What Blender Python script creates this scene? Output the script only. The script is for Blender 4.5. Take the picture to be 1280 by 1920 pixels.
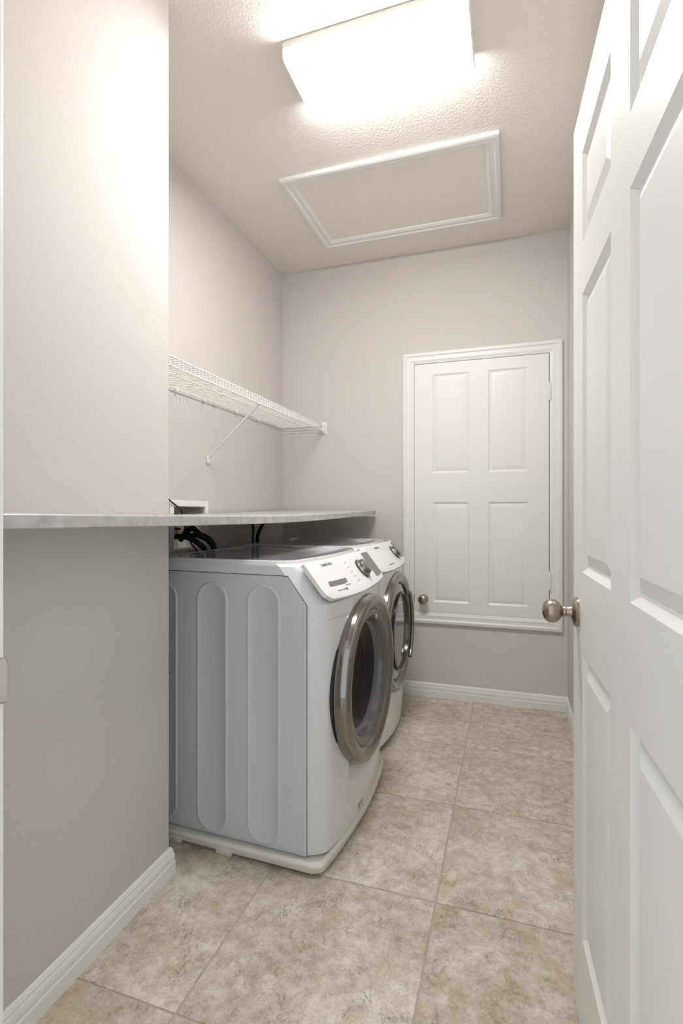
import bpy, bmesh, math, random
from mathutils import Vector, Matrix

for o in list(bpy.data.objects):
    bpy.data.objects.remove(o, do_unlink=True)
scene = bpy.context.scene
COL = scene.collection
random.seed(7)

# ------------------------------------------------------------------ camera
FPX, YAW, HORIZON, CAM_H = 956.0, 18.25, 957.8, 1.14
cam_d = bpy.data.cameras.new('camera')
cam = bpy.data.objects.new('camera', cam_d)
COL.objects.link(cam)
cam_d.sensor_fit = 'HORIZONTAL'
cam_d.sensor_width = 36.0
cam_d.lens = FPX / 1280 * 36.0
cam_d.shift_y = -(960 - HORIZON) / 1280
cam_d.clip_start = 0.02
cam.location = (0, 0, CAM_H)
cam.rotation_euler = (math.radians(90), 0, math.radians(YAW))
scene.camera = cam

# ------------------------------------------------------------------ light and exposure
LENS_POWER = 51.0         # the ceiling fixture's lens
HALL = 1.25               # daylight of the hall behind the camera, through the doorway
world = bpy.data.worlds.new('world')
scene.world = world
world.use_nodes = True
bg = world.node_tree.nodes['Background']
bg.inputs[0].default_value = (0.87, 0.935, 1.0, 1)
bg.inputs[1].default_value = HALL
scene.view_settings.view_transform = 'Standard'
scene.view_settings.look = 'None'
scene.view_settings.gamma = 1.0
scene.view_settings.use_curve_mapping = False
scene.view_settings.exposure = 0.0

# ------------------------------------------------------------------ room numbers (metres)
XL, XR, YB, CEIL = -1.458, 0.312, 3.150, 2.74
XW, YW = -1.015, 1.351            # face and end of the wing wall
YF = 0.485                        # room face of the front wall (doorway)
JAMB_L, JAMB_R = -0.6247, 0.219   # jamb faces
DOOR_TOP = 2.04


# ------------------------------------------------------------------ materials
def srgb(r, g, b):
    def f(c):
        c /= 255.0
        return c / 12.92 if c <= 0.04045 else ((c + 0.055) / 1.055) ** 2.4
    return (f(r), f(g), f(b), 1)


def mat(name, color, rough=0.5, metal=0.0, coat=0.0, spec=0.5):
    m = bpy.data.materials.new(name)
    m.use_nodes = True
    b = m.node_tree.nodes['Principled BSDF']
    b.inputs['Base Color'].default_value = color
    b.inputs['Roughness'].default_value = rough
    b.inputs['Metallic'].default_value = metal
    b.inputs['Coat Weight'].default_value = coat
    b.inputs['Coat Roughness'].default_value = 0.08
    b.inputs['Specular IOR Level'].default_value = spec
    return m


def N(m, t, **kw):
    n = m.node_tree.nodes.new(t)
    for k, v in kw.items():
        if hasattr(n, k):
            setattr(n, k, v)
        else:
            n.inputs[k.replace('_', ' ')].default_value = v
    return n


def L(m, a, b):
    m.node_tree.links.new(a, b)


def add_bump(m, scale, strength, dist, detail=3.0, lo=None, hi=None, second=None):
    b = m.node_tree.nodes['Principled BSDF']
    g = N(m, 'ShaderNodeNewGeometry')
    t = N(m, 'ShaderNodeTexNoise', Scale=scale, Detail=detail)
    L(m, g.outputs['Position'], t.inputs['Vector'])
    h = t.outputs['Fac']
    if lo is not None:
        r = N(m, 'ShaderNodeMapRange')
        r.interpolation_type = 'SMOOTHSTEP'
        r.inputs['From Min'].default_value = lo
        r.inputs['From Max'].default_value = hi
        L(m, h, r.inputs['Value'])
        h = r.outputs['Result']
    if second:
        t2 = N(m, 'ShaderNodeTexNoise', Scale=second[0], Detail=2.0)
        L(m, g.outputs['Position'], t2.inputs['Vector'])
        mx = N(m, 'ShaderNodeMath', operation='MULTIPLY_ADD')
        L(m, t2.outputs['Fac'], mx.inputs[0])
        mx.inputs[1].default_value = second[1]
        L(m, h, mx.inputs[2])
        h = mx.outputs[0]
    bp = N(m, 'ShaderNodeBump', Strength=strength, Distance=dist)
    L(m, h, bp.inputs['Height'])
    L(m, bp.outputs['Normal'], b.inputs['Normal'])


M = {}
M['wall'] = mat('wall_paint', srgb(212, 207, 204), 0.75, spec=0.25)
add_bump(M['wall'], 150, 0.30, 0.0012, second=(55, 0.6))
M['ceiling'] = mat('ceiling_paint', srgb(237, 232, 224), 0.85, spec=0.2)
add_bump(M['ceiling'], 85, 0.30, 0.0028, detail=4, lo=0.40, hi=0.64)
M['trim'] = mat('trim_paint', srgb(233, 233, 230), 0.35)
M['door'] = mat('door_paint', srgb(232, 231, 228), 0.38)
add_bump(M['door'], 380, 0.05, 0.0004)
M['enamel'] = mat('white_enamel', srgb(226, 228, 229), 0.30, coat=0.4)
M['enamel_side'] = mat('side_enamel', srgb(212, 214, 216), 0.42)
M['enamel_top'] = mat('top_enamel', srgb(226, 228, 230), 0.12, coat=0.8)
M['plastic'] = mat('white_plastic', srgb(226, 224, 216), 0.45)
M['plastic_bright'] = mat('panel_plastic', srgb(242, 243, 243), 0.28)
M['wire'] = mat('white_vinyl_wire', srgb(236, 236, 232), 0.4)
M['gap'] = mat('shadow_gap', srgb(70, 70, 72), 0.8)
M['chrome'] = mat('smoked_chrome', srgb(146, 142, 137), 0.09, metal=1.0)
M['chrome_dark'] = mat('dark_chrome', srgb(100, 99, 98), 0.18, metal=1.0)
M['chrome_bright'] = mat('bright_chrome', srgb(205, 205, 205), 0.1, metal=1.0)
M['ring_back'] = mat('dark_ring_back', srgb(48, 47, 46), 0.3)
M['bezel'] = mat('grey_bezel', srgb(118, 117, 115), 0.22, metal=0.55)
M['bowl'] = mat('grey_door_bowl', srgb(98, 99, 102), 0.2, coat=0.5)
M['drum'] = mat('black_drum', srgb(14, 14, 15), 0.25)
M['mirror_glass'] = mat('mirror_glass', srgb(150, 150, 148), 0.07, metal=0.9)
M['nickel'] = mat('satin_nickel', srgb(168, 156, 143), 0.28, metal=1.0)
M['rubber'] = mat('black_rubber', srgb(22, 21, 21), 0.5)
M['brass'] = mat('brass', srgb(150, 105, 55), 0.35, metal=1.0)
M['display'] = mat('grey_display', srgb(112, 114, 115), 0.25)
M['print'] = mat('grey_print', srgb(120, 122, 124), 0.6)
M['print_light'] = mat('light_print', srgb(186, 188, 190), 0.6)
M['hall_paint'] = M['wall']

# laminate worktop: pale grey with soft clouds
m = M['laminate'] = mat('grey_laminate', srgb(196, 195, 192), 0.35)
g = N(m, 'ShaderNodeNewGeometry')
t = N(m, 'ShaderNodeTexNoise', Scale=26.0, Detail=6.0, Roughness=0.6)
L(m, g.outputs['Position'], t.inputs['Vector'])
cr = N(m, 'ShaderNodeValToRGB')
cr.color_ramp.elements[0].position = 0.32
cr.color_ramp.elements[0].color = srgb(168, 167, 165)
cr.color_ramp.elements[1].position = 0.68
cr.color_ramp.elements[1].color = srgb(200, 199, 197)
L(m, t.outputs['Fac'], cr.inputs['Fac'])
L(m, cr.outputs['Color'], m.node_tree.nodes['Principled BSDF'].inputs['Base Color'])

# grout
M['grout'] = mat('grout', srgb(188, 172, 156), 0.9)
add_bump(M['grout'], 300, 0.3, 0.001)


def tile_material():
    m = mat('travertine_tile', srgb(190, 178, 160), 0.42)
    b = m.node_tree.nodes['Principled BSDF']
    tc = N(m, 'ShaderNodeTexCoord')
    oi = N(m, 'ShaderNodeObjectInfo')
    sc = N(m, 'ShaderNodeMath', operation='MULTIPLY')
    L(m, oi.outputs['Random'], sc.inputs[0])
    sc.inputs[1].default_value = 57.0
    cb = N(m, 'ShaderNodeCombineXYZ')
    for i in range(3):
        L(m, sc.outputs[0], cb.inputs[i])
    ad = N(m, 'ShaderNodeVectorMath', operation='ADD')
    L(m, tc.outputs['Object'], ad.inputs[0])
    L(m, cb.outputs[0], ad.inputs[1])
    co = ad.outputs[0]

    def noise(scale, detail, rough=0.55, dist=0.0):
        n = N(m, 'ShaderNodeTexNoise', Scale=scale, Detail=detail, Roughness=rough, Distortion=dist)
        L(m, co, n.inputs['Vector'])
        return n.outputs['Fac']

    def ramp(fac, stops):
        r = N(m, 'ShaderNodeValToRGB')
        e = r.color_ramp.elements
        while len(e) > 1:
            e.remove(e[-1])
        e[0].position, e[0].color = stops[0]
        for p, c in stops[1:]:
            x = e.new(p)
            x.color = c
        L(m, fac, r.inputs['Fac'])
        return r.outputs['Color']

    def mix(fac, a, c, mode='MIX'):
        x = N(m, 'ShaderNodeMix', data_type='RGBA', blend_type=mode)
        if isinstance(fac, float):
            x.inputs[0].default_value = fac
        else:
            L(m, fac, x.inputs[0])
        L(m, a, x.inputs[6])
        L(m, c, x.inputs[7])
        return x.outputs[2]

    big = ramp(noise(5.0, 5.0, 0.6, 0.25), [(0.30, srgb(176, 158, 132)), (0.44, srgb(202, 189, 169)),
                                           (0.56, srgb(222, 213, 199)), (0.70, srgb(238, 233, 226))])
    mott = ramp(noise(27.0, 9.0, 0.74, 0.12), [(0.34, srgb(146, 130, 106)), (0.46, srgb(196, 182, 160)), (0.56, srgb(220, 210, 195)),
                                              (0.68, srgb(244, 239, 232))])
    c1 = mix(0.55, big, mott)
    tan = ramp(noise(9.0, 4.0, 0.6, 0.8), [(0.55, (0, 0, 0, 1)), (0.72, (1, 1, 1, 1))])
    tanc = N(m, 'ShaderNodeRGB')
    tanc.outputs[0].default_value = srgb(196, 172, 128)
    bw = N(m, 'ShaderNodeRGBToBW')
    L(m, tan, bw.inputs[0])
    f1 = N(m, 'ShaderNodeMath', operation='MULTIPLY')
    L(m, bw.outputs[0], f1.inputs[0])
    f1.inputs[1].default_value = 0.5
    c2 = mix(f1.outputs[0], c1, tanc.outputs[0])
    # thin dark veins and pits, only in patches
    vn = N(m, 'ShaderNodeTexNoise', Scale=15.0, Detail=7.0, Roughness=0.66, Distortion=0.5)
    mp = N(m, 'ShaderNodeMapping')
    mp.inputs['Rotation'].default_value = (0, 0, 0.5)
    mp.inputs['Scale'].default_value = (1.0, 0.55, 1.0)
    L(m, co, mp.inputs['Vector'])
    L(m, mp.outputs[0], vn.inputs['Vector'])
    ab = N(m, 'ShaderNodeMath', operation='SUBTRACT')
    L(m, vn.outputs['Fac'], ab.inputs[0])
    ab.inputs[1].default_value = 0.5
    ab2 = N(m, 'ShaderNodeMath', operation='ABSOLUTE')
    L(m, ab.outputs[0], ab2.inputs[0])
    line = N(m, 'ShaderNodeMapRange')
    line.interpolation_type = 'SMOOTHSTEP'
    for k, v in (('From Min', 0.0), ('From Max', 0.022), ('To Min', 1.0), ('To Max', 0.0)):
        line.inputs[k].default_value = v
    L(m, ab2.outputs[0], line.inputs['Value'])
    patch = N(m, 'ShaderNodeMapRange')
    patch.interpolation_type = 'SMOOTHSTEP'
    for k, v in (('From Min', 0.50), ('From Max', 0.64)):
        patch.inputs[k].default_value = v
    L(m, noise(11.0, 3.0), patch.inputs['Value'])
    vf = N(m, 'ShaderNodeMath', operation='MULTIPLY')
    L(m, line.outputs['Result'], vf.inputs[0])
    L(m, patch.outputs['Result'], vf.inputs[1])
    vf2 = N(m, 'ShaderNodeMath', operation='MULTIPLY')
    L(m, vf.outputs[0], vf2.inputs[0])
    vf2.inputs[1].default_value = 0.55
    dark = N(m, 'ShaderNodeRGB')
    dark.outputs[0].default_value = srgb(112, 101, 86)
    c3 = mix(vf2.outputs[0], c2, dark.outputs[0])
    fine = ramp(noise(140.0, 3.0, 0.6), [(0.34, srgb(150, 138, 120)), (0.46, srgb(255, 255, 255))])
    c4 = mix(0.3, c3, fine, 'MULTIPLY')
    hsv = N(m, 'ShaderNodeHueSaturation', Saturation=0.92, Value=0.93)
    L(m, c4, hsv.inputs['Color'])
    L(m, hsv.outputs[0], b.inputs['Base Color'])
    bp = N(m, 'ShaderNodeBump', Strength=0.25, Distance=0.002)
    L(m, noise(30.0, 5.0, 0.6), bp.inputs['Height'])
    L(m, bp.outputs['Normal'], b.inputs['Normal'])
    return m


M['tile'] = tile_material()

m = M['lens'] = bpy.data.materials.new('lit_acrylic_lens')
m.use_nodes = True
nt = m.node_tree
nt.nodes.clear()
em = N(m, 'ShaderNodeEmission', Color=(1.0, 0.985, 0.965, 1), Strength=LENS_POWER)
out = N(m, 'ShaderNodeOutputMaterial')
L(m, em.outputs[0], out.inputs[0])


# ------------------------------------------------------------------ helpers
def tag(o, label=None, cat=None, group=None, kind=None):
    if label:
        o['label'] = label
    if cat:
        o['category'] = cat
    if group:
        o['group'] = group
    if kind:
        o['kind'] = kind
    return o


def link(name, me, material=None, parent=None):
    o = bpy.data.objects.new(name, me)
    COL.objects.link(o)
    if material is not None and me is not None and not me.materials:
        me.materials.append(material)
    if parent is not None:
        o.parent = parent
    return o


def empty(name, loc=(0, 0, 0)):
    o = bpy.data.objects.new(name, None)
    o.empty_display_size = 0.05
    COL.objects.link(o)
    o.location = loc
    return o


def finish(bm, name, smooth=None):
    bmesh.ops.recalc_face_normals(bm, faces=bm.faces[:])
    me = bpy.data.meshes.new(name)
    bm.to_mesh(me)
    bm.free()
    if smooth is not None:
        me.polygons.foreach_set('use_smooth', [True] * len(me.polygons))
        me.set_sharp_from_angle(angle=math.radians(smooth))
    return me


def bm_box(bm, x0, x1, y0, y1, z0, z1):
    v = [bm.verts.new(p) for p in ((x0, y0, z0), (x1, y0, z0), (x1, y1, z0), (x0, y1, z0),
                                   (x0, y0, z1), (x1, y0, z1), (x1, y1, z1), (x0, y1, z1))]
    for f in ((0, 3, 2, 1), (4, 5, 6, 7), (0, 1, 5, 4), (1, 2, 6, 5), (2, 3, 7, 6), (3, 0, 4, 7)):
        bm.faces.new([v[i] for i in f])


def box(name, x0, x1, y0, y1, z0, z1, material, parent=None, bevel=0.0, seg=2):
    bm = bmesh.new()
    bm_box(bm, x0, x1, y0, y1, z0, z1)
    if bevel:
        bmesh.ops.bevel(bm, geom=bm.edges[:], offset=bevel, segments=seg, profile=0.5, affect='EDGES')
    return link(name, finish(bm, name, 40 if bevel else None), material, parent)


def boxes(name, lst, material, parent=None):
    bm = bmesh.new()
    for b in lst:
        bm_box(bm, *b)
    return link(name, finish(bm, name), material, parent)


def loft(name, rings, material, parent=None, caps=True, closed=True, smooth=35):
    """skin a list of equally long rings of points"""
    bm = bmesh.new()
    R = [[bm.verts.new(p) for p in r] for r in rings]
    n = len(R[0])
    for a, b in zip(R, R[1:]):
        for i in range(n if closed else n - 1):
            j = (i + 1) % n
            bm.faces.new((a[i], a[j], b[j], b[i]))
    if caps:
        bm.faces.new(R[0][::-1])
        bm.faces.new(R[-1])
    return link(name, finish(bm, name, smooth), material, parent)


def revolve(name, prof, origin, axis, material, parent=None, seg=64, smooth=35):
    """prof: list of (radius, along-axis); axis 'X' or any vector"""
    ax = Vector(axis).normalized()
    u = ax.orthogonal().normalized()
    w = ax.cross(u)
    o = Vector(origin)
    bm = bmesh.new()
    rings = []
    for r, h in prof:
        if r < 1e-6:
            rings.append([bm.verts.new(o + ax * h)])
        else:
            rings.append([bm.verts.new(o + ax * h + (u * math.cos(2 * math.pi * i / seg) + w * math.sin(2 * math.pi * i / seg)) * r)
                          for i in range(seg)])
    for a, b in zip(rings, rings[1:]):
        for i in range(seg):
            j = (i + 1) % seg
            if len(a) == 1 and len(b) == 1:
                continue
            if len(a) == 1:
                bm.faces.new((a[0], b[i], b[j]))
            elif len(b) == 1:
                bm.faces.new((a[i], a[j], b[0]))
            else:
                bm.faces.new((a[i], a[j], b[j], b[i]))
    return link(name, finish(bm, name, smooth), material, parent)


def smooth_path(pts, per=8):
    """Catmull-Rom through points"""
    P = [Vector(p) for p in pts]
    P = [P[0] * 2 - P[1]] + P + [P[-1] * 2 - P[-2]]
    out = []
    for i in range(1, len(P) - 2):
        for k in range(per):
            t = k / per
            a, b, c, d = P[i - 1], P[i], P[i + 1], P[i + 2]
            out.append(0.5 * ((2 * b) + (c - a) * t + (2 * a - 5 * b + 4 * c - d) * t * t + (3 * b - 3 * c + d - a) * t ** 3))
    out.append(P[-2])
    return out


def tube_mesh(path, r, seg=8, name='tube'):
    path = [Vector(p) for p in path]
    bm = bmesh.new()
    rings = []
    prev = None
    for i, p in enumerate(path):
        d = (path[min(i + 1, len(path) - 1)] - path[max(i - 1, 0)]).normalized()
        if prev is None:
            u = d.orthogonal().normalized()
        else:
            u = (prev - d * prev.dot(d)).normalized()
        prev = u
        w = d.cross(u)
        rings.append([bm.verts.new(p + (u * math.cos(2 * math.pi * k / seg) + w * math.sin(2 * math.pi * k / seg)) * r) for k in range(seg)])
    for a, b in zip(rings, rings[1:]):
        for k in range(seg):
            bm.faces.new((a[k], a[(k + 1) % seg], b[(k + 1) % seg], b[k]))
    bm.faces.new(rings[0][::-1])
    bm.faces.new(rings[-1])
    return finish(bm, name, 50)


def tube(name, path, r, material, parent=None, seg=8):
    return link(name, tube_mesh(path, r, seg, name), material, parent)


def mitred_frame(names, c0, ux, uy, un, w, h, prof, material, parent):
    """four mitred mouldings round a w x h rectangle whose outer corner is c0; prof: (inward, height)"""
    c0, ux, uy, un = Vector(c0), Vector(ux), Vector(uy), Vector(un)
    corners = [(0, 0), (w, 0), (w, h), (0, h)]
    sgn = [(1, 1), (-1, 1), (-1, -1), (1, -1)]
    for i in range(4):
        rings = []
        for k in (i, (i + 1) % 4):
            cx, cy = corners[k]
            sx, sy = sgn[k]
            rings.append([c0 + ux * (cx + sx * a) + uy * (cy + sy * a) + un * b for a, b in prof])
        loft(names, rings, material, parent, caps=True, closed=True, smooth=25)


def raised_panel(name, c0, ux, uy, un, w, h, prof, material, parent):
    """a moulded door panel: concentric rectangles, prof = (inset, height)"""
    c0, ux, uy, un = Vector(c0), Vector(ux), Vector(uy), Vector(un)
    bm = bmesh.new()
    rings = []
    for a, b in prof:
        rings.append([bm.verts.new(c0 + ux * x + uy * y + un * b) for x, y in ((a, a), (w - a, a), (w - a, h - a), (a, h - a))])
    for a, b in zip(rings, rings[1:]):
        for i in range(4):
            bm.faces.new((a[i], a[(i + 1) % 4], b[(i + 1) % 4], b[i]))
    bm.faces.new(rings[-1])
    bm.faces.new(rings[0][::-1])
    return link(name, finish(bm, name, 12), material, parent)


BASE_PROF = [(0, 0), (0.014, 0), (0.014, 0.036), (0.0115, 0.042), (0.0125, 0.047), (0.0115, 0.060), (0.008, 0.068), (0.009, 0.072), (0.005, 0.081), (0.003, 0.083), (0, 0.083)]
CASING = [(0, 0), (0, 0.017), (0.006, 0.019), (0.018, 0.0185), (0.024, 0.0135), (0.040, 0.0125), (0.047, 0.0145), (0.056, 0.0105), (0.066, 0.009), (0.068, 0.006), (0.068, 0)]

# ------------------------------------------------------------------ floor with tiles
PITCH, JOINT = 0.516, 0.005
floor = box('floor', -1.75, 1.05, -0.62, 3.30, -0.06, -0.0022, M['grout'])
tag(floor, 'beige travertine look tiled floor of the laundry room', 'floor', kind='structure')
bm = bmesh.new()
hs = (PITCH - JOINT) / 2
bm_box(bm, -hs, hs, -hs, hs, -0.010, 0.0)
top_e = [e for e in bm.edges if all(v.co.z > -0.001 for v in e.verts)]
bmesh.ops.bevel(bm, geom=top_e, offset=0.0018, segments=2, profile=0.5, affect='EDGES')
tile_me = finish(bm, 'tile', 40)
gx0, gy0 = -0.204, 1.495
for i in range(-3, 3):
    for j in range(-4, 4):
        cx, cy = gx0 + (i + 0.5) * PITCH, gy0 + (j + 0.5) * PITCH
        if cx + hs > 1.1 or cx - hs < -1.8 or cy - hs < -0.65 or cy + hs > 3.6:
            continue
        o = link('tile', tile_me, M['tile'], floor)
        o.location = (cx, cy, 0.0)
        o.rotation_euler = (0, 0, 0)

# ------------------------------------------------------------------ ceiling and walls
ceil = box('ceiling', -1.75, 0.46, YF - 0.12, 3.30, CEIL, CEIL + 0.1, M['ceiling'])
tag(ceil, 'cream textured ceiling', 'ceiling', kind='structure')
wb = box('wall_back', XL - 0.12, XR + 0.12, YB, YB + 0.12, 0, CEIL, M['wall'])
tag(wb, 'grey painted back wall with the small white access door', 'wall', kind='structure')
wr = box('wall_right', XR, XR + 0.12, YF, YB, 0, CEIL, M['wall'])
tag(wr, 'grey painted wall behind the open white door', 'wall', kind='structure')
# the alcove wall has a hole for the outlet box
BY0, BY1, BZ0, BZ1 = 1.970, 2.222, 0.955, 1.160
wl = boxes('wall_left', [(XL - 0.12, XL, YW, BY0, 0, CEIL), (XL - 0.12, XL, BY1, YB, 0, CEIL),
                         (XL - 0.12, XL, BY0, BY1, 0, BZ0), (XL - 0.12, XL, BY0, BY1, BZ1, CEIL)], M['wall'])
tag(wl, 'grey painted alcove wall behind the wire shelf', 'wall', kind='structure')
ww = box('wall_wing', XL - 0.12, XW, YF, YW, 0, CEIL, M['wall'], bevel=0.004)
tag(ww, 'pale grey wall stub beside the doorway, ending at the alcove', 'wall', kind='structure')
wf = boxes('wall_front', [(XL - 0.12, JAMB_L - 0.02, YF - 0.12, YF, 0, CEIL), (JAMB_R + 0.02, XR + 0.12, YF - 0.12, YF, 0, CEIL),
                          (JAMB_L - 0.02, JAMB_R + 0.02, YF - 0.12, YF, DOOR_TOP + 0.02, CEIL)], M['wall'])
tag(wf, 'wall with the doorway the picture is taken through', 'wall', kind='structure')

# doorway lining: jamb, stop, casing, strike plate
frame = empty('trim_1', (JAMB_L, YF, 0))
tag(frame, 'white painted door jamb with a nickel strike plate at the left edge', 'door frame', kind='structure')


def child(o, parent):
    o.parent = parent
    o.matrix_parent_inverse = Matrix.Translation(-parent.location)
    return o


child(box('jamb', JAMB_L - 0.02, JAMB_L, YF - 0.12, YF, 0, DOOR_TOP + 0.02, M['trim'], bevel=0.002), frame)
child(box('jamb', JAMB_R, JAMB_R + 0.02, YF - 0.12, YF, 0, DOOR_TOP + 0.02, M['trim'], bevel=0.002), frame)
child(box('head_jamb', JAMB_L, JAMB_R, YF - 0.12, YF, DOOR_TOP, DOOR_TOP + 0.02, M['trim'], bevel=0.002), frame)
child(box('door_stop', JAMB_L, JAMB_L + 0.010, YF - 0.075, YF - 0.040, 0, DOOR_TOP, M['trim'], bevel=0.002), frame)
child(box('casing', JAMB_L - 0.062, JAMB_L - 0.005, YF, YF + 0.012, 0, DOOR_TOP + 0.06, M['trim'], bevel=0.003), frame)
child(box('casing', JAMB_L - 0.005, JAMB_R + 0.04, YF, YF + 0.012, DOOR_TOP + 0.006, DOOR_TOP + 0.06, M['trim'], bevel=0.003), frame)
# strike plate with its curved lip
zs0, zs1 = 0.893, 0.951
pts = [(JAMB_L + 0.0004, YF - 0.045), (JAMB_L + 0.0020, YF - 0.045), (JAMB_L + 0.0024, YF - 0.010), (JAMB_L + 0.0060, YF - 0.001),
       (JAMB_L + 0.0125, YF + 0.0025), (JAMB_L + 0.0140, YF + 0.0010), (JAMB_L + 0.0070, YF - 0.004), (JAMB_L + 0.0004, YF - 0.012)]
rings = []
for z, ins in ((zs0, 0.004), (zs0 + 0.004, 0.0), (zs1 - 0.004, 0.0), (zs1, 0.004)):
    rings.append([(min(x, JAMB_L + 0.0140 - ins) if x > JAMB_L + 0.005 else x, y, z) for x, y in pts])
child(loft('strike_plate', rings, M['nickel'], smooth=40), frame)


# ------------------------------------------------------------------ baseboards
def baseboard(name, a, b, n, label):
    a, b, n = Vector(a), Vector(b), Vector(n)
    rings = [[p + n * d + Vector((0, 0, z)) for d, z in BASE_PROF] for p in (a, b)]
    o = loft(name, rings, M['trim'], smooth=20)
    tag(o, label, 'baseboard', kind='structure')
    return o


baseboard('baseboard_back', (XL, YB, 0), (XR, YB, 0), (0, -1, 0), 'white moulded baseboard along the back wall under the access door')
baseboard('baseboard_right', (XR, YB - 0.014, 0), (XR, YF, 0), (-1, 0, 0), 'white moulded baseboard along the wall behind the open door')
# the wing baseboard turns the corner with a mitre
rings = []
for p, dx, dy in (((XW, YF + 0.013), 1, 0), ((XW, YW), 1, 1), ((XL, YW), 0, 1)):
    rings.append([(p[0] + dx * d, p[1] + dy * d, z) for d, z in BASE_PROF])
o = loft('baseboard_wing', rings, M['trim'], smooth=20)
tag(o, 'white moulded baseboard at the foot of the wall stub on the left', 'baseboard', kind='structure')


# ------------------------------------------------------------------ open six panel door
PANEL_PROF = [(0.0, -0.0125), (0.0, 0.0), (0.011, -0.0095), (0.016, -0.0102), (0.041, -0.0016), (0.046, -0.0012)]


def panel_door(root, w, h, t, cells, panel_boxes, z0, both=False):
    """leaf in local coords: x 0..w along the leaf, front face at y=0 looking to -y, thickness t; cells = solid boxes"""
    bm = bmesh.new()
    for (a, b, c, d) in cells:
        bm_box(bm, a, b, 0.0, t, c, d)
    bmesh.ops.remove_doubles(bm, verts=bm.verts[:], dist=1e-5)
    link('leaf', finish(bm, 'leaf'), M['door'], root)
    for (a, b, c, d) in panel_boxes:
        bm_p = raised_panel('panel', (a, 0, c), (1, 0, 0), (0, 0, 1), (0, -1, 0), b - a, d - c, PANEL_PROF, M['door'], root)
        if both:
            raised_panel('panel', (a, t, c), (1, 0, 0), (0, 0, 1), (0, 1, 0), b - a, d - c, PANEL_PROF, M['door'], root)


# local x runs from latch edge (0) to hinge edge (w)
door = empty('door_1', (0.1428, 1.3106, 0.0))
DW = 0.83
xs = [0.112, 0.3685, 0.484, 0.742]
zt, zb = 2.025, 0.009
rows = [(0.22, 0.832), (1.008, 1.604), (1.712, 1.906)]
cells = [(0, xs[0], zb, zt), (xs[3], DW, zb, zt), (xs[1], xs[2], zb, zt)]
pans = []
zprev = zb
for (a, b) in rows:
    for x0, x1 in ((xs[0], xs[1]), (xs[2], xs[3])):
        cells.append((x0, x1, zprev, a))
        pans.append((x0, x1, a, b))
    zprev = b
for x0, x1 in ((xs[0], xs[1]), (xs[2], xs[3])):
    cells.append((x0, x1, zprev, zt))
panel_door(door, DW, zt, 0.035, cells, pans, zb, both=True)
# direction latch->hinge is (0.0446,-0.999): local +x ; local -y must look to the left (-X)
ang = math.atan2(-0.999, 0.0446)
door.rotation_euler = (0, 0, ang)
tag(door, 'white six panel door standing open on the right with a nickel knob', 'door', kind='structure')


def door_knob(root, at, n, s=1.0):
    prof = [(0.0, 0.0), (0.0335, 0.0), (0.0335, 0.004), (0.031, 0.008), (0.020, 0.011), (0.0135, 0.013), (0.0115, 0.018), (0.0110, 0.024),
            (0.0125, 0.0265), (0.0125, 0.029), (0.0115, 0.031), (0.014, 0.034), (0.020, 0.038), (0.0245, 0.044), (0.0268, 0.052),
            (0.0262, 0.060), (0.0225, 0.067), (0.016, 0.0715), (0.008, 0.0738), (0.0, 0.0745)]
    o = revolve('knob', [(r * s, h * s) for r, h in prof[12:]], at, n, M['nickel'], root, seg=40, smooth=60)
    revolve('rose', [(r * s, h * s) for r, h in prof[:13]], at, n, M['nickel'], o, seg=40, smooth=30)
    tag(o, 'satin nickel knob')


door_knob(door, (0.052, 0.0, 0.912), (0, -1, 0), 1.0)
box('latch_plate', -0.0012, 0.0, 0.005, 0.030, 0.884, 0.940, M['nickel'], door)
for z in (0.25, 1.0, 1.78):
    hg = link('hinge', tube_mesh([(DW + 0.004, 0.038, z - 0.045), (DW + 0.004, 0.038, z + 0.045)], 0.006, 12), M['nickel'], door)

# ------------------------------------------------------------------ access door in the back wall
k = (YB - 0.012) / 3.19


def az(z):      # heights measured at 3.19, brought to the wall plane
    return CAM_H + (z - CAM_H) * k


acc = empty('door_2', ((-0.641 + 0.288) / 2 * k, YB, az(0.44)))
cx0, cx1, cz0, cz1 = -0.641 * k, 0.289 * k, az(0.440), az(2.129)
inv = Matrix.Translation(-acc.location)


def under(o):
    o.parent = acc
    o.matrix_parent_inverse = inv
    return o


class _P:       # collects objects made by the helpers, then parents them
    pass


before = set(COL.objects)
mitred_frame('casing', (cx0, YB, cz0), (1, 0, 0), (0, 0, 1), (0, -1, 0), cx1 - cx0, cz1 - cz0, CASING, M['trim'], None)
lx0, lx1, lz0, lz1 = cx0 + 0.0700, cx1 - 0.0715, cz0 + 0.0695, cz1 - 0.0705
# dark reveal round the leaf
boxes('reveal', [(cx0 + 0.066, lx0, YB - 0.0015, YB, cz0 + 0.066, cz1 - 0.066), (lx1, cx1 - 0.066, YB - 0.0015, YB, cz0 + 0.066, cz1 - 0.066)], M['gap'])
LY = YB - 0.0065
pr = [(az(0.573), az(1.194)), (az(1.374), az(1.990))]
pc = [(-0.457 * k, -0.234 * k), (-0.124 * k, 0.103 * k)]
cl = [(lx0, pc[0][0], lz0, lz1), (pc[0][1], pc[1][0], lz0, lz1), (pc[1][1], lx1, lz0, lz1)]
for a, b in pc:
    cl += [(a, b, lz0, pr[0][0]), (a, b, pr[0][1], pr[1][0]), (a, b, pr[1][1], lz1)]
bm = bmesh.new()
for a, b, c, d in cl:
    bm_box(bm, a, b, LY, YB + 0.012, c, d)
bmesh.ops.remove_doubles(bm, verts=bm.verts[:], dist=1e-5)
link('leaf', finish(bm, 'leaf'), M['door'])
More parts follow.
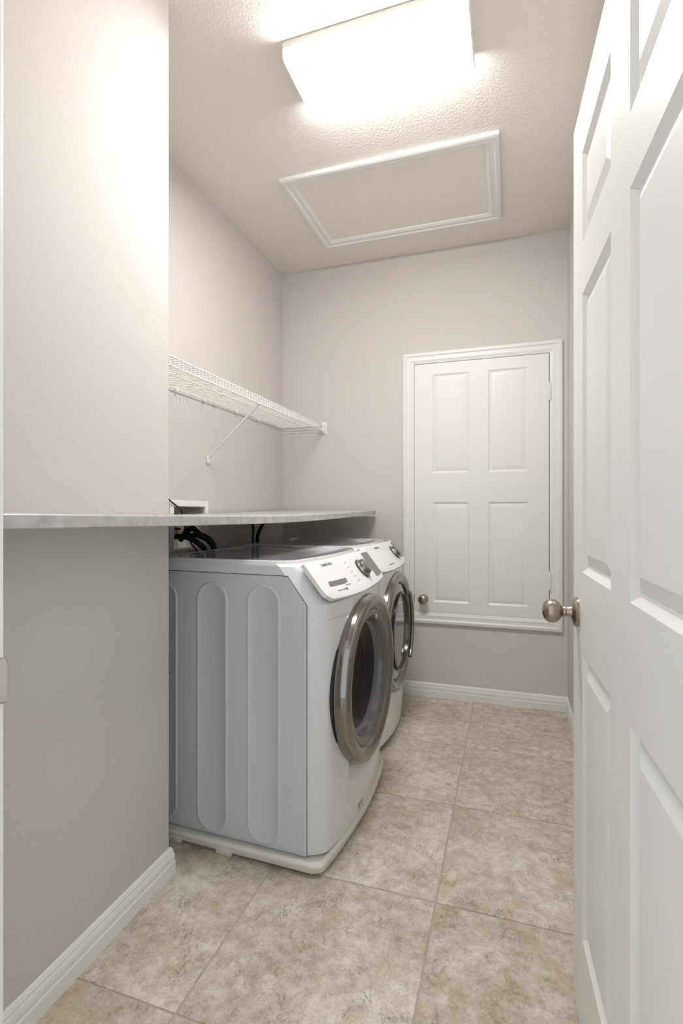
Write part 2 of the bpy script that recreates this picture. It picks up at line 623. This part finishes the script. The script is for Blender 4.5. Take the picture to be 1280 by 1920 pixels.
for a, b in pc:
    for c, d in pr:
        raised_panel('panel', (a, LY, c), (1, 0, 0), (0, 0, 1), (0, -1, 0), b - a, d - c,
                     [(0.0, -0.008), (0.0, 0.0), (0.010, -0.0058), (0.014, -0.0062), (0.034, -0.0008), (0.038, -0.0005)], M['door'], None)
# hinges, knob and catch
for z0, z1 in ((az(1.786), az(1.886)), (az(0.680), az(0.786))):
    h = boxes('hinge', [(lx1 - 0.010, lx1 + 0.001, LY - 0.003, LY, z0, z1), (lx1 + 0.001, lx1 + 0.012, LY - 0.010, LY - 0.004, z0 + 0.004, z1 - 0.004)], M['trim'])
    p = link('pin', tube_mesh([(lx1 + 0.003, LY - 0.007, z0 - 0.002), (lx1 + 0.003, LY - 0.007, z1 + 0.002)], 0.0055, 12), M['trim'])
kn = revolve('knob', [(0.0, 0.0), (0.026, 0.0), (0.026, 0.004), (0.012, 0.008), (0.010, 0.018), (0.016, 0.023), (0.0265, 0.032), (0.0305, 0.043), (0.0285, 0.053), (0.020, 0.061), (0.010, 0.0645), (0, 0.065)],
             (-0.509 * k, LY, az(0.590)), (0, -1, 0), M['nickel'], None, seg=40, smooth=50)
tag(kn, 'small round nickel knob')
box('catch', lx0 - 0.005, lx0 + 0.001, LY - 0.002, LY + 0.004, az(0.572), az(0.612), M['chrome_dark'])
for o in set(COL.objects) - before:
    under(o)
tag(acc, 'small white four panel access door set high in the back wall', 'door', kind='structure')

# ------------------------------------------------------------------ attic hatch
hx0, hx1, hy0, hy1 = -1.055, -0.042, 2.238, 2.902
hatch = empty('attic_hatch', ((hx0 + hx1) / 2, (hy0 + hy1) / 2, CEIL))
tag(hatch, 'textured attic hatch panel in a white moulded frame on the ceiling', 'hatch')
before = set(COL.objects)
mitred_frame('frame_moulding', (hx0, hy0, CEIL), (1, 0, 0), (0, 1, 0), (0, 0, -1), hx1 - hx0, hy1 - hy0,
             [(0, 0), (0, 0.017), (0.006, 0.019), (0.018, 0.0185), (0.024, 0.0135), (0.040, 0.0125), (0.047, 0.0145), (0.056, 0.0105), (0.062, 0.009), (0.063, 0.004), (0.063, 0)], M['trim'], None)
box('hatch_panel', hx0 + 0.058, hx1 - 0.058, hy0 + 0.058, hy1 - 0.058, CEIL - 0.004, CEIL - 0.0002, M['ceiling'])
for o in set(COL.objects) - before:
    child(o, hatch)

# ------------------------------------------------------------------ ceiling light
fx0, fx1, fy0, fy1 = -0.737, -0.116, 1.590, 1.835
light = empty('ceiling_light', ((fx0 + fx1) / 2, (fy0 + fy1) / 2, CEIL))
tag(light, 'lit rectangular wraparound ceiling light with a white lens', 'ceiling light')
child(box('housing', fx0, fx1, fy0 - 0.003, fy1 + 0.003, CEIL - 0.0262, CEIL, M['trim'], bevel=0.002), light)
zl0, zl1, r = 2.678, 2.714, 0.012
sec = [(fy0, zl1), (fy0, zl0 + r), (fy0 + r * 0.3, zl0 + r * 0.3), (fy0 + r, zl0), (fy1 - r, zl0), (fy1 - r * 0.3, zl0 + r * 0.3), (fy1, zl0 + r), (fy1, zl1)]
child(loft('lens', [[(fx0 + 0.004, y, z) for y, z in sec], [(fx1 - 0.004, y, z) for y, z in sec]], M['lens'], smooth=40), light)
cap = [(y, z) for y, z in sec]
for a, b in ((fx0, fx0 + 0.0035), (fx1 - 0.0035, fx1)):
    child(loft('end_cap', [[(a, y, z) for y, z in cap], [(b, y, z) for y, z in cap]], M['plastic_bright'], smooth=40), light)

# ------------------------------------------------------------------ worktop (a long board that sags a little in the middle)
SAG = [(0.50, 1.1100), (0.64, 1.1085), (1.07, 1.1014), (1.45, 1.0968), (1.78, 1.0950), (2.05, 1.0962), (2.46, 1.1035), (2.80, 1.1105), (3.12, 1.1172)]


def sag(y):
    for (a, p), (b, q) in zip(SAG, SAG[1:]):
        if y <= b:
            t = (y - a) / (b - a)
            return p + (q - p) * t
    return SAG[-1][1]


ys = [0.50 + 0.02 * i for i in range(int((3.115 - 0.50) / 0.02) + 1)] + [3.115]
ys = sorted(set([round(y, 4) for y in ys] + [1.3535, 1.354]))
rings = []
for y in ys:
    zs = sum(sag(min(3.12, max(0.5, y + d))) for d in (-0.16, -0.08, 0, 0.08, 0.16)) / 5
    xf = -0.812 + 0.010 * (y / 3.1)
    xb = XW + 0.002 if y < 1.3537 else XL + 0.016
    th = 0.0275
    rings.append([(xb, y, zs), (xf - 0.002, y, zs), (xf, y, zs + 0.002), (xf, y, zs + th - 0.003), (xf - 0.003, y, zs + th), (xb, y, zs + th)])
wt = loft('worktop', rings, M['laminate'], smooth=30)
tag(wt, 'long pale grey laminate worktop running along the left wall above the appliances', 'worktop')

# ------------------------------------------------------------------ wire shelf
SX0, SX1, SZ, SLIP = XL + 0.012, -1.160, 1.700, 0.036
sy0, sy1 = YW + 0.012, YB - 0.010
shelf = empty('wire_shelf', (XL, (sy0 + sy1) / 2, SZ))
tag(shelf, 'white wire shelf with a front lip, fixed high on the alcove wall', 'shelf')


def sh(name, path, r, seg=8):
    return child(tube(name, path, r, M['wire'], None, seg), shelf)


sh('back_rail', [(SX0, sy0, SZ - 0.004), (SX0, sy1, SZ - 0.004)], 0.0032)
sh('front_rail', [(SX1, sy0, SZ - 0.002), (SX1, sy1, SZ - 0.002)], 0.0032)
sh('lip_rail', [(SX1 + 0.001, sy0, SZ - SLIP), (SX1 + 0.001, sy1, SZ - SLIP)], 0.0034)
sh('middle_rail', [((SX0 + SX1) / 2, sy0, SZ - 0.004), ((SX0 + SX1) / 2, sy1, SZ - 0.004)], 0.0028)
wire_me = tube_mesh([(SX0 - XL, 0, 0), (SX1 - XL - 0.003, 0, 0), (SX1 - XL + 0.003, 0, -0.004), (SX1 - XL + 0.003, 0, -SLIP - 0.002)], 0.0019, 6, 'wire')
nw = int((sy1 - sy0) / 0.0254)
for i in range(nw + 1):
    w = link('wire', wire_me, M['wire'], shelf)
    w.location = (0, sy0 + (sy1 - sy0) * i / nw - shelf.location.y, 0)
# wall clips along the back rail
for y in (1.98, 2.20, 2.30, 2.52, 2.78, 3.06):
    c = box('wall_clip', XL, XL + 0.018, y - 0.007, y + 0.007, SZ - 0.016, SZ + 0.004, M['wire'], bevel=0.002)
    child(c, shelf)
# end bracket on the back wall
eb = box('end_bracket', SX1 - 0.020, SX1 + 0.022, YB - 0.006, YB, SZ - 0.056, SZ + 0.022, M['wire'], bevel=0.002)
child(eb, shelf)
ebs = box('bracket_socket', SX1 - 0.012, SX1 + 0.008, YB - 0.030, YB - 0.005, SZ - 0.046, SZ + 0.008, M['wire'], bevel=0.003)
child(ebs, shelf)
# diagonal brace
br = loft('brace', [[(SX1 + dx, 2.235 + dy, SZ - SLIP - 0.004) for dx, dy in ((-0.006, -0.005), (0.004, -0.005), (0.004, 0.005), (-0.006, 0.005))],
                    [(XL + 0.014 + dx, 2.245 + dy, 1.412) for dx, dy in ((-0.006, -0.005), (0.004, -0.005), (0.004, 0.005), (-0.006, 0.005))]], M['wire'])
child(br, shelf)
bf = box('brace_foot', XL, XL + 0.012, 2.234, 2.258, 1.380, 1.420, M['wire'], bevel=0.003)
child(bf, shelf)

# ------------------------------------------------------------------ washing machine outlet box
ob = empty('outlet_box', (XL, (BY0 + BY1) / 2, BZ0))
tag(ob, 'white recessed laundry outlet box with valves on the alcove wall', 'outlet box')
before = set(COL.objects)
mitred_frame('box_frame', (XL, BY0 - 0.028, BZ0 - 0.028), (0, 1, 0), (0, 0, 1), (1, 0, 0), BY1 - BY0 + 0.056, BZ1 - BZ0 + 0.056,
             [(0, 0), (0, 0.004), (0.003, 0.006), (0.026, 0.006), (0.028, 0.004), (0.030, -0.002), (0.028, 0)], M['plastic_bright'], None)
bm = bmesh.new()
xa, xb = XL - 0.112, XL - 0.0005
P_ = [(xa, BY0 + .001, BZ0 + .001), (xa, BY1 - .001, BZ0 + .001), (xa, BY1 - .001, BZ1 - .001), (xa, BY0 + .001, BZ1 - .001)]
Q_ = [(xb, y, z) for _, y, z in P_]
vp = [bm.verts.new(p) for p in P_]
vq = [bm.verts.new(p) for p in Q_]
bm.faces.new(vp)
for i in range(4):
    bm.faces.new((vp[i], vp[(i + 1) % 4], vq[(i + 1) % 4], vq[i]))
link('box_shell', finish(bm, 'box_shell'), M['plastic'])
for y in (2.03, 2.12):
    v = revolve('valve', [(0, -0.03), (0.010, -0.03), (0.010, 0.0), (0.014, 0.0), (0.014, 0.018), (0.009, 0.020), (0.009, 0.045), (0, 0.045)], (XL - 0.035, y, 1.035), (0, 0, 1), M['brass'], None, seg=20)
    h = box('valve_handle', XL - 0.022, XL - 0.016, y - 0.018, y + 0.018, 1.050, 1.060, M['rubber'], bevel=0.002)
for o in set(COL.objects) - before:
    child(o, ob)


def hose(name, pts, r, material, label, cat='hose', group=None):
    o = tube(name, smooth_path(pts, 8), r, material, None, 10)
    tag(o, label, cat, group)
    return o


hose('supply_hose', [(XL - 0.03, 2.03, 1.02), (XL + 0.03, 2.035, 1.015), (XL + 0.075, 2.06, 0.985), (XL + 0.095, 2.09, 0.93), (XL + 0.095, 2.10, 0.70), (XL + 0.10, 2.05, 0.45), (-1.235, 1.98, 0.35)],
     0.0125, M['rubber'], 'black rubber supply hose nearest the doorway, dropping from the outlet box', 'hose', 'supply hoses at the outlet box')
hose('supply_hose', [(XL - 0.03, 2.12, 1.02), (XL + 0.03, 2.122, 1.020), (XL + 0.075, 2.14, 0.995), (XL + 0.095, 2.165, 0.93), (XL + 0.095, 2.17, 0.70), (XL + 0.10, 2.10, 0.45), (-1.235, 2.03, 0.35)],
     0.0125, M['rubber'], 'black rubber supply hose curving down beside the thin cord in the outlet box', 'hose', 'supply hoses at the outlet box')
hose('drain_hose', [(XL - 0.04, 2.075, 1.00), (XL + 0.02, 2.075, 1.055), (XL + 0.060, 2.085, 1.03), (XL + 0.120, 2.125, 0.95), (XL + 0.15, 2.13, 0.6), (-1.25, 2.10, 0.5)],
     0.014, M['rubber'], 'thick black drain hose between the two supply hoses in the outlet box', 'hose')
hose('power_cord', [(XL + 0.012, 1.915, 1.195), (XL + 0.013, 1.945, 1.178), (XL + 0.011, 1.985, 1.160), (XL + 0.010, 2.020, 1.140), (XL + 0.010, 2.045, 1.060), (XL + 0.02, 2.075, 0.99), (XL + 0.05, 2.11, 0.90), (XL + 0.10, 2.11, 0.6), (-1.232, 2.0, 0.55)],
     0.0035, M['rubber'], 'thin dark cord rising past the worktop to the top of the outlet box', 'cord')
hose('appliance_cord', [(-1.258, 2.60, 0.62), (-1.30, 2.56, 0.68), (-1.345, 2.53, 0.80), (-1.350, 2.53, 0.98), (-1.350, 2.532, 1.05), (-1.375, 2.54, 1.082), (-1.43, 2.54, 1.085), (XL + 0.004, 2.54, 1.085)],
     0.0075, M['rubber'], 'black dryer cord rising straight up behind the washer', 'cord')
hose('vent_hose', [(-1.258, 2.62, 0.80), (-1.29, 2.57, 0.86), (-1.330, 2.55, 0.95), (-1.345, 2.58, 1.01), (-1.352, 2.65, 1.062), (-1.375, 2.73, 1.085), (-1.43, 2.76, 1.088), (XL + 0.004, 2.76, 1.088)],
     0.0105, M['rubber'], 'thick black hose bending to the right behind the washer', 'hose')


# ------------------------------------------------------------------ washer and dryer
AW = 0.686


def text_mesh(body, size):
    cu = bpy.data.curves.new('lettering', 'FONT')
    cu.body = body
    cu.size = size
    cu.align_x = 'CENTER'
    cu.align_y = 'CENTER'
    cu.extrude = 0.0002
    cu.resolution_u = 3
    cu.offset = 0.0002
    o = bpy.data.objects.new('lettering', cu)
    COL.objects.link(o)
    bpy.context.view_layer.update()
    dg = bpy.context.evaluated_depsgraph_get()
    me = bpy.data.meshes.new_from_object(o.evaluated_get(dg))
    bpy.data.objects.remove(o, do_unlink=True)
    return me


def appliance(name, label, Y0, DX, zb, washer):
    root = empty(name, (-0.9 + DX, Y0 + AW / 2, 0))
    before = set(COL.objects)
    Yc, hw = Y0 + AW / 2, AW / 2
    XBK = -1.215 + DX

    def front(y, shift):
        t = abs((y - Yc) / hw)
        x = -0.562 + 0.042 * (1 - t * t) - 0.050 * max(0.0, (t - 0.88) / 0.12) ** 2
        return x + shift + DX

    def section(z, shift, ins=0.0):
        pts = [(XBK + ins, Y0 + ins, z)]
        n = 36
        for i in range(n + 1):
            t = -1 + 2 * i / n
            t = math.copysign(abs(t) ** 0.75, t)
            pts.append((front(Yc + t * hw, shift) - ins, Yc + t * (hw - ins), z))
        pts.append((XBK + ins, Y0 + AW - ins, z))
        return pts

    rings = [section(zb, -0.012, 0.006), section(zb + 0.010, -0.004), section(0.10, 0.0), section(0.40, 0.001), section(0.70, 0.0),
             section(0.838, -0.003), section(0.850, -0.022), section(0.935, -0.080), section(0.958, -0.098), section(0.966, -0.108, 0.004)]
    body = loft('body', rings, M['enamel'], smooth=28)
    if washer:                      # round opening for the door bowl
        cut = revolve('cutter', [(0, -0.40), (0.225, -0.40), (0.225, 0.20), (0, 0.20)], (-0.53 + DX, Yc, 0.527), (1, 0, 0), M['drum'], None, seg=64)
        md = body.modifiers.new('cut', 'BOOLEAN')
        md.object = cut
        md.operation = 'DIFFERENCE'
        md.solver = 'EXACT'
        bpy.context.view_layer.update()
        me2 = bpy.data.meshes.new_from_object(body.evaluated_get(bpy.context.evaluated_depsgraph_get()))
        body.modifiers.clear()
        body.data = me2
        me2.materials.clear()
        me2.materials.append(M['enamel'])
        bpy.data.objects.remove(cut, do_unlink=True)
    # glossy top panel with a rim
    tops = [section(0.966, -0.112, 0.004), section(0.974, -0.112, 0.006), section(0.9765, -0.114, 0.010), section(0.9765, -0.122, 0.016), section(0.9745, -0.124, 0.019)]
    loft('top_panel', tops, M['enamel_top'], smooth=25)
    # stamped side sheets with their seam
    for side, y, s in ((0, Y0, -1), (1, Y0 + AW, 1)):
        poly = [(XBK + 0.006, zb + 0.006), (-0.613 + DX, zb + 0.006), (-0.613 + DX, 0.838), (-0.680 + DX, 0.928), (XBK + 0.006, 0.929)]
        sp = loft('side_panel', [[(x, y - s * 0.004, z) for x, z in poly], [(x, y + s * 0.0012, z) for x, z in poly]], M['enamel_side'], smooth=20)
        wv = 0.0022
        outer = [(XBK, 0.929 + wv), (-0.6792 + DX, 0.928 + wv), (-0.613 + DX + wv, 0.839), (-0.613 + DX + wv, zb + 0.004)]
        inner = [(XBK, 0.929), (-0.680 + DX, 0.928), (-0.613 + DX, 0.838), (-0.613 + DX, zb + 0.004)]
        bm = bmesh.new()
        va = [bm.verts.new((x, y + s * 0.0007, z)) for x, z in outer]
        vb = [bm.verts.new((x, y + s * 0.0007, z)) for x, z in inner]
        for i in range(3):
            bm.faces.new((va[i], va[i + 1], vb[i + 1], vb[i]))
        link('side_seam', finish(bm, 'side_seam'), M['gap'])
        for xc in (-1.157, -0.965, -0.768):
            R0, z0, z1 = 0.061, zb + 0.012 + 0.061, 0.897 - 0.061

            def stad(r, h):
                p = []
                for i in range(17):
                    a = math.pi * i / 16
                    p.append((xc + DX + r * math.cos(a), y + s * h, z1 + r * math.sin(a)))
                for i in range(17):
                    a = math.pi + math.pi * i / 16
                    p.append((xc + DX + r * math.cos(a), y + s * h, z0 + r * math.sin(a)))
                return p
            if xc - R0 < -1.206:
                R1 = 0.047
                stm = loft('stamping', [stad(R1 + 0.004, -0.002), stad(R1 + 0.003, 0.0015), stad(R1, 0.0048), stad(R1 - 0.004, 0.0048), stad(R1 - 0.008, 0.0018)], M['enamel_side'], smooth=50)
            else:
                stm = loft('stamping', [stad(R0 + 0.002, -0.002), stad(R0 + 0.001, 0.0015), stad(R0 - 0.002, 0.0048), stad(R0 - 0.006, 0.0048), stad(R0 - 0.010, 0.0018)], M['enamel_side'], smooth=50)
            stm['_under'] = sp.name
    # horizontal seam across the front under the control panel
    bm = bmesh.new()
    va, vb = [], []
    for i in range(21):
        y = Y0 + 0.004 + (AW - 0.008) * i / 20
        zz = 0.792 - 0.006 * (1 - ((y - Yc) / hw) ** 2)
        va.append(bm.verts.new((front(y, 0.0006), y, zz)))
        vb.append(bm.verts.new((front(y, 0.0006), y, zz - 0.0016)))
    for i in range(20):
        bm.faces.new((va[i], va[i + 1], vb[i + 1], vb[i]))
    link('front_seam', finish(bm, 'front_seam'), M['print_light'])

    # control panel: slanted, bowed plate with rounded corners
    def P(v, w, h=0.0):
        b = 1 - (2 * v - 1) ** 2
        p = Vector((-0.632 + 0.087 * w + 0.022 * b * (0.3 + 0.7 * w) + DX, Y0 + 0.012 + (AW - 0.024) * v, 0.966 - 0.108 * w - 0.014 * b * w))
        if h:
            e = 1e-3
            du = P(v + e, w) - P(v - e, w)
            dw = P(v, w + e) - P(v, w - e)
            n = dw.cross(du).normalized()
            if n.x < 0:
                n = -n
            p = p + n * h
        return p

    NV, NW = 40, 10
    bm = bmesh.new()
    grid = {}

    def vw(i, j):
        v, w = i / NV, j / NW
        # round the two lower corners
        e = 0.045
        cw = max(0.0, (w - 0.72) / 0.28)
        lim = e * (1 - math.sqrt(max(0.0, 1 - cw * cw)))
        return lim + (1 - 2 * lim) * v, w
    lay = {}
    for key, h in (('f', 0.007), ('b', -0.010)):
        for i in range(NV + 1):
            for j in range(NW + 1):
                v, w = vw(i, j)
                edge = (i in (0, NV) or j in (0, NW))
                lay[key, i, j] = bm.verts.new(P(v, w, h - (0.003 if edge and key == 'f' else 0)))
        for i in range(NV):
            for j in range(NW):
                bm.faces.new((lay[key, i, j], lay[key, i + 1, j], lay[key, i + 1, j + 1], lay[key, i, j + 1]))
    rim = [(i, 0) for i in range(NV)] + [(NV, j) for j in range(NW)] + [(i, NW) for i in range(NV, 0, -1)] + [(0, j) for j in range(NW, 0, -1)]
    for a, b in zip(rim, rim[1:] + rim[:1]):
        bm.faces.new((lay['f', *a], lay['f', *b], lay['b', *b], lay['b', *a]))
    cp = link('control_panel', finish(bm, 'control_panel', 30), M['plastic_bright'])

    def patch(nm, v0, v1, w0, w1, h0, h1, material, slant=0.0):
        bm = bmesh.new()
        n = 6
        ring = lambda h: [P(v0 + (v1 - v0) * i / n + slant * 0, w0, h) for i in range(n + 1)] + [P(v1 + (v0 - v1) * i / n + slant, w1, h) for i in range(n + 1)]
        a = [bm.verts.new(p) for p in ring(h0)]
        b = [bm.verts.new(p) for p in ring(h1)]
        for i in range(len(a)):
            j = (i + 1) % len(a)
            bm.faces.new((a[i], a[j], b[j], b[i]))
        for i in range(n):
            bm.faces.new((b[i], b[i + 1], b[2 * n - i], b[2 * n + 1 - i]))
        o = link(nm, finish(bm, nm), material)
        o['_under'] = cp.name
        return o

    def disc(nm, v, w, prof, material):
        o0 = P(v, w, 0.007)
        n = (P(v, w, 0.02) - P(v, w, 0.0)).normalized()
        o = revolve(nm, prof, o0, n, material, None, seg=40, smooth=40)
        o['_under'] = cp.name
        return o

    if washer:
        patch('display', 0.825, 0.975, 0.09, 0.88, 0.0075, 0.0079, M['display'], -0.012)
        patch('drawer_pull', 0.100, 0.325, 0.575, 0.705, 0.0076, 0.0080, M['display'], -0.012)
        patch('drawer_pull_lip', 0.270, 0.335, 0.700, 0.745, 0.0076, 0.0110, M['plastic_bright'])
        dv = 0.655
        tx, bodies = 0.222, (0.15,)
        marks = [(0.135, 0.195, 0.825, 0.850), (0.205, 0.222, 0.820, 0.855), (0.232, 0.262, 0.805, 0.865)]
        ticks = [(0.455, 0.485, 0.20 + 0.13 * i) for i in range(5)]
    else:
        patch('display', 0.885, 0.975, 0.09, 0.80, 0.0075, 0.0079, M['display'], -0.012)
        dv = 0.765
        tx = 0.37
        marks = [(0.36, 0.50, 0.80, 0.83)]
        ticks = []
    disc('dial', dv, 0.50, [(0.0, 0.0), (0.0425, 0.0), (0.0425, 0.005), (0.040, 0.0065), (0.0375, 0.0065)], M['chrome_dark'])
    disc('dial_ring', dv, 0.50, [(0.0375, 0.004), (0.0375, 0.010), (0.036, 0.012), (0.0335, 0.012), (0.0335, 0.004)], M['chrome_bright'])
    disc('dial_knob', dv, 0.50, [(0.0325, 0.002), (0.0320, 0.022), (0.030, 0.0255), (0.026, 0.027), (0.012, 0.0265), (0.0, 0.0265)], M['chrome'])
    for a in marks:
        patch('printed_mark', a[0], a[1], a[2], a[3], 0.0072, 0.0076, M['print'])
    for a, b, w in ticks:
        patch('printed_mark', a, b, w, w + 0.025, 0.0072, 0.0076, M['print_light'])
    # lettering
    me = text_mesh('SAMSUNG', 0.0165)
    o = link('lettering', me, M['print'])
    c = P(tx, 0.145, 0.0075)
    ey = (P(tx + 0.01, 0.145) - P(tx - 0.01, 0.145)).normalized()
    ew = (P(tx, 0.135) - P(tx, 0.155)).normalized()
    n = ey.cross(ew).normalized()
    ew = n.cross(ey)
    o.matrix_world = Matrix(((ey.x * 1.25, ew.x, n.x, c.x), (ey.y * 1.25, ew.y, n.y, c.y), (ey.z * 1.25, ew.z, n.z, c.z), (0, 0, 0, 1)))
    o['_under'] = cp.name

    # round door
    DC = (-0.486 + DX if washer else -0.496 + DX, Yc, 0.527)
    ax = (1, 0, 0)
    fx = DC[0]
    ring = revolve('door_ring', [(0.290, -0.062), (0.298, -0.055), (0.303, -0.044), (0.3035, -0.030), (0.300, -0.014), (0.296, -0.007), (0.288, -0.002), (0.275, 0.000), (0.262, -0.003),
                                 (0.252, -0.008), (0.245, -0.014), (0.242, -0.019)], DC, ax, M['chrome'], seg=96, smooth=35)
    rr = revolve('door_back', [(0.280, -0.078), (0.296, -0.078), (0.301, -0.070), (0.301, -0.058), (0.294, -0.054)], DC, ax, M['ring_back'], seg=96, smooth=30)
    rr['_under'] = ring.name
    if washer:
        bz = revolve('bezel', [(0.244, -0.020), (0.241, -0.016), (0.236, -0.015), (0.223, -0.018), (0.217, -0.021), (0.213, -0.026), (0.214, -0.032)], DC, ax, M['bezel'], seg=96, smooth=35)
        bz['_under'] = ring.name
        bw = revolve('door_bowl', [(0.214, -0.026), (0.211, -0.032), (0.208, -0.044), (0.204, -0.054), (0.199, -0.060), (0.195, -0.062)], DC, ax, M['bowl'], seg=96, smooth=50)
        bw['_under'] = ring.name
        dk = revolve('drum_window', [(0.197, -0.061), (0.191, -0.065), (0.185, -0.081), (0.150, -0.095), (0.08, -0.103), (0.0, -0.105)], DC, ax, M['drum'], seg=96, smooth=50)
        dk['_under'] = ring.name
        bm = bmesh.new()
        st = revolve('door_sticker', [(0.0, 0.0), (0.016, 0.0), (0.016, 0.0006), (0.0, 0.0006)], (DC[0] - 0.0175, Yc + 0.075, 0.527 + 0.212), ax, M['print_light'], seg=24)
        st['_under'] = ring.name
        badge = box('corner_badge', front(Yc - 0.06, 0.0), front(Yc - 0.06, 0.0) + 0.001, Yc - 0.085, Yc - 0.035, 0.065, 0.085, M['print_light'])
    else:
        gl = revolve('door_glass', [(0.238, -0.018), (0.225, -0.014), (0.196, -0.010), (0.19, -0.010), (0.15, -0.006), (0.08, -0.002), (0.0, 0.0)], DC, ax, M['mirror_glass'], seg=96, smooth=40)
        gl['_under'] = ring.name
        it = revolve('inner_ring', [(0.198, -0.012), (0.197, 0.000), (0.192, 0.003), (0.187, 0.001), (0.186, -0.011)], DC, ax, M['chrome_dark'], seg=96, smooth=40)
        it['_under'] = ring.name
        pts = []
        for i in range(17):
            a = math.radians(-48 + 96 * i / 16)
            pts.append((DC[0] + 0.012, Yc + 0.232 * math.cos(a), 0.527 + 0.232 * math.sin(a)))
        hd = tube('handle', pts, 0.011, M['chrome'], None, 10)
        hd['_under'] = ring.name
    # levelling feet
    if not washer:
        for x in (XBK + 0.06, -0.66 + DX):
            for y in (Y0 + 0.05, Y0 + AW - 0.05):
                revolve('foot', [(0, 0.0), (0.022, 0.0), (0.022, 0.012), (0.010, 0.016), (0.010, zb + 0.01), (0, zb + 0.01)], (x, y, 0), (0, 0, 1), M['rubber'], seg=20)
    bpy.context.view_layer.update()
    for o in list(set(COL.objects) - before):
        u = o.get('_under')
        mw = o.matrix_world.copy()
        if u:
            del o['_under']
            o.parent = bpy.data.objects[u]
            o.matrix_parent_inverse = Matrix.Identity(4)
        else:
            o.parent = root
            o.matrix_parent_inverse = Matrix.Translation(-root.location)
    tag(root, label, 'washer' if washer else 'dryer')
    return root


washer = appliance('washing_machine', 'white front load washing machine, the nearer appliance, with a round smoked chrome door', 1.505, 0.0, 0.034, True)
dryer = appliance('dryer', 'white front load dryer beyond the washing machine, next to the access door', 2.230, -0.028, 0.022, False)

# plastic tray under the washer
ty0, ty1 = 1.472, 2.222
tray = empty('floor_tray', (-0.88, (ty0 + ty1) / 2, 0))
tag(tray, 'white plastic tray with a rounded rim under the washing machine', 'tray')


def tsec(z, ins):
    yc, hw = (ty0 + ty1) / 2, (ty1 - ty0) / 2
    pts = [(-1.235 + ins, ty0 + ins, z)]
    n = 36
    for i in range(n + 1):
        t = -1 + 2 * i / n
        t = math.copysign(abs(t) ** 0.7, t)
        x = -0.5520 + 0.0005 * t + 0.032 * (1 - t * t) - 0.026 * max(0.0, (abs(t) - 0.93) / 0.07) ** 2
        pts.append((x - ins, yc + t * (hw - ins), z))
    pts.append((-1.235 + ins, ty1 - ins, z))
    return pts


child(loft('tray_rim', [tsec(0.010, 0.005), tsec(0.012, 0.003), tsec(0.026, 0.0015), tsec(0.030, 0.0), tsec(0.036, 0.0015), tsec(0.041, 0.006), tsec(0.042, 0.012), tsec(0.038, 0.018), tsec(0.0335, 0.020)],
           M['plastic'], smooth=40), tray)
for x in (-0.931, -1.13, -0.62):
    for y in (ty0 + 0.001, ty1 - 0.041):
        if x == -0.62:
            c = box('tray_foot', x - 0.06, x - 0.02, y + 0.10 * (1 if y < 1.8 else -1), y + 0.04 + 0.10 * (1 if y < 1.8 else -1), 0, 0.014, M['plastic'], bevel=0.002)
        else:
            c = box('tray_foot', x, x + 0.060, y, y + 0.040, 0, 0.020, M['plastic'], bevel=0.002)
        child(c, tray)

# the washing machine and its tray stand a little askew, turned towards the doorway
turn = Matrix.Translation((-0.600, 1.500, 0)) @ Matrix.Rotation(math.radians(-1.7), 4, 'Z') @ Matrix.Translation((0.600, -1.500, 0))
bpy.context.view_layer.update()
for o in (washer, tray):
    o.matrix_world = turn @ o.matrix_world
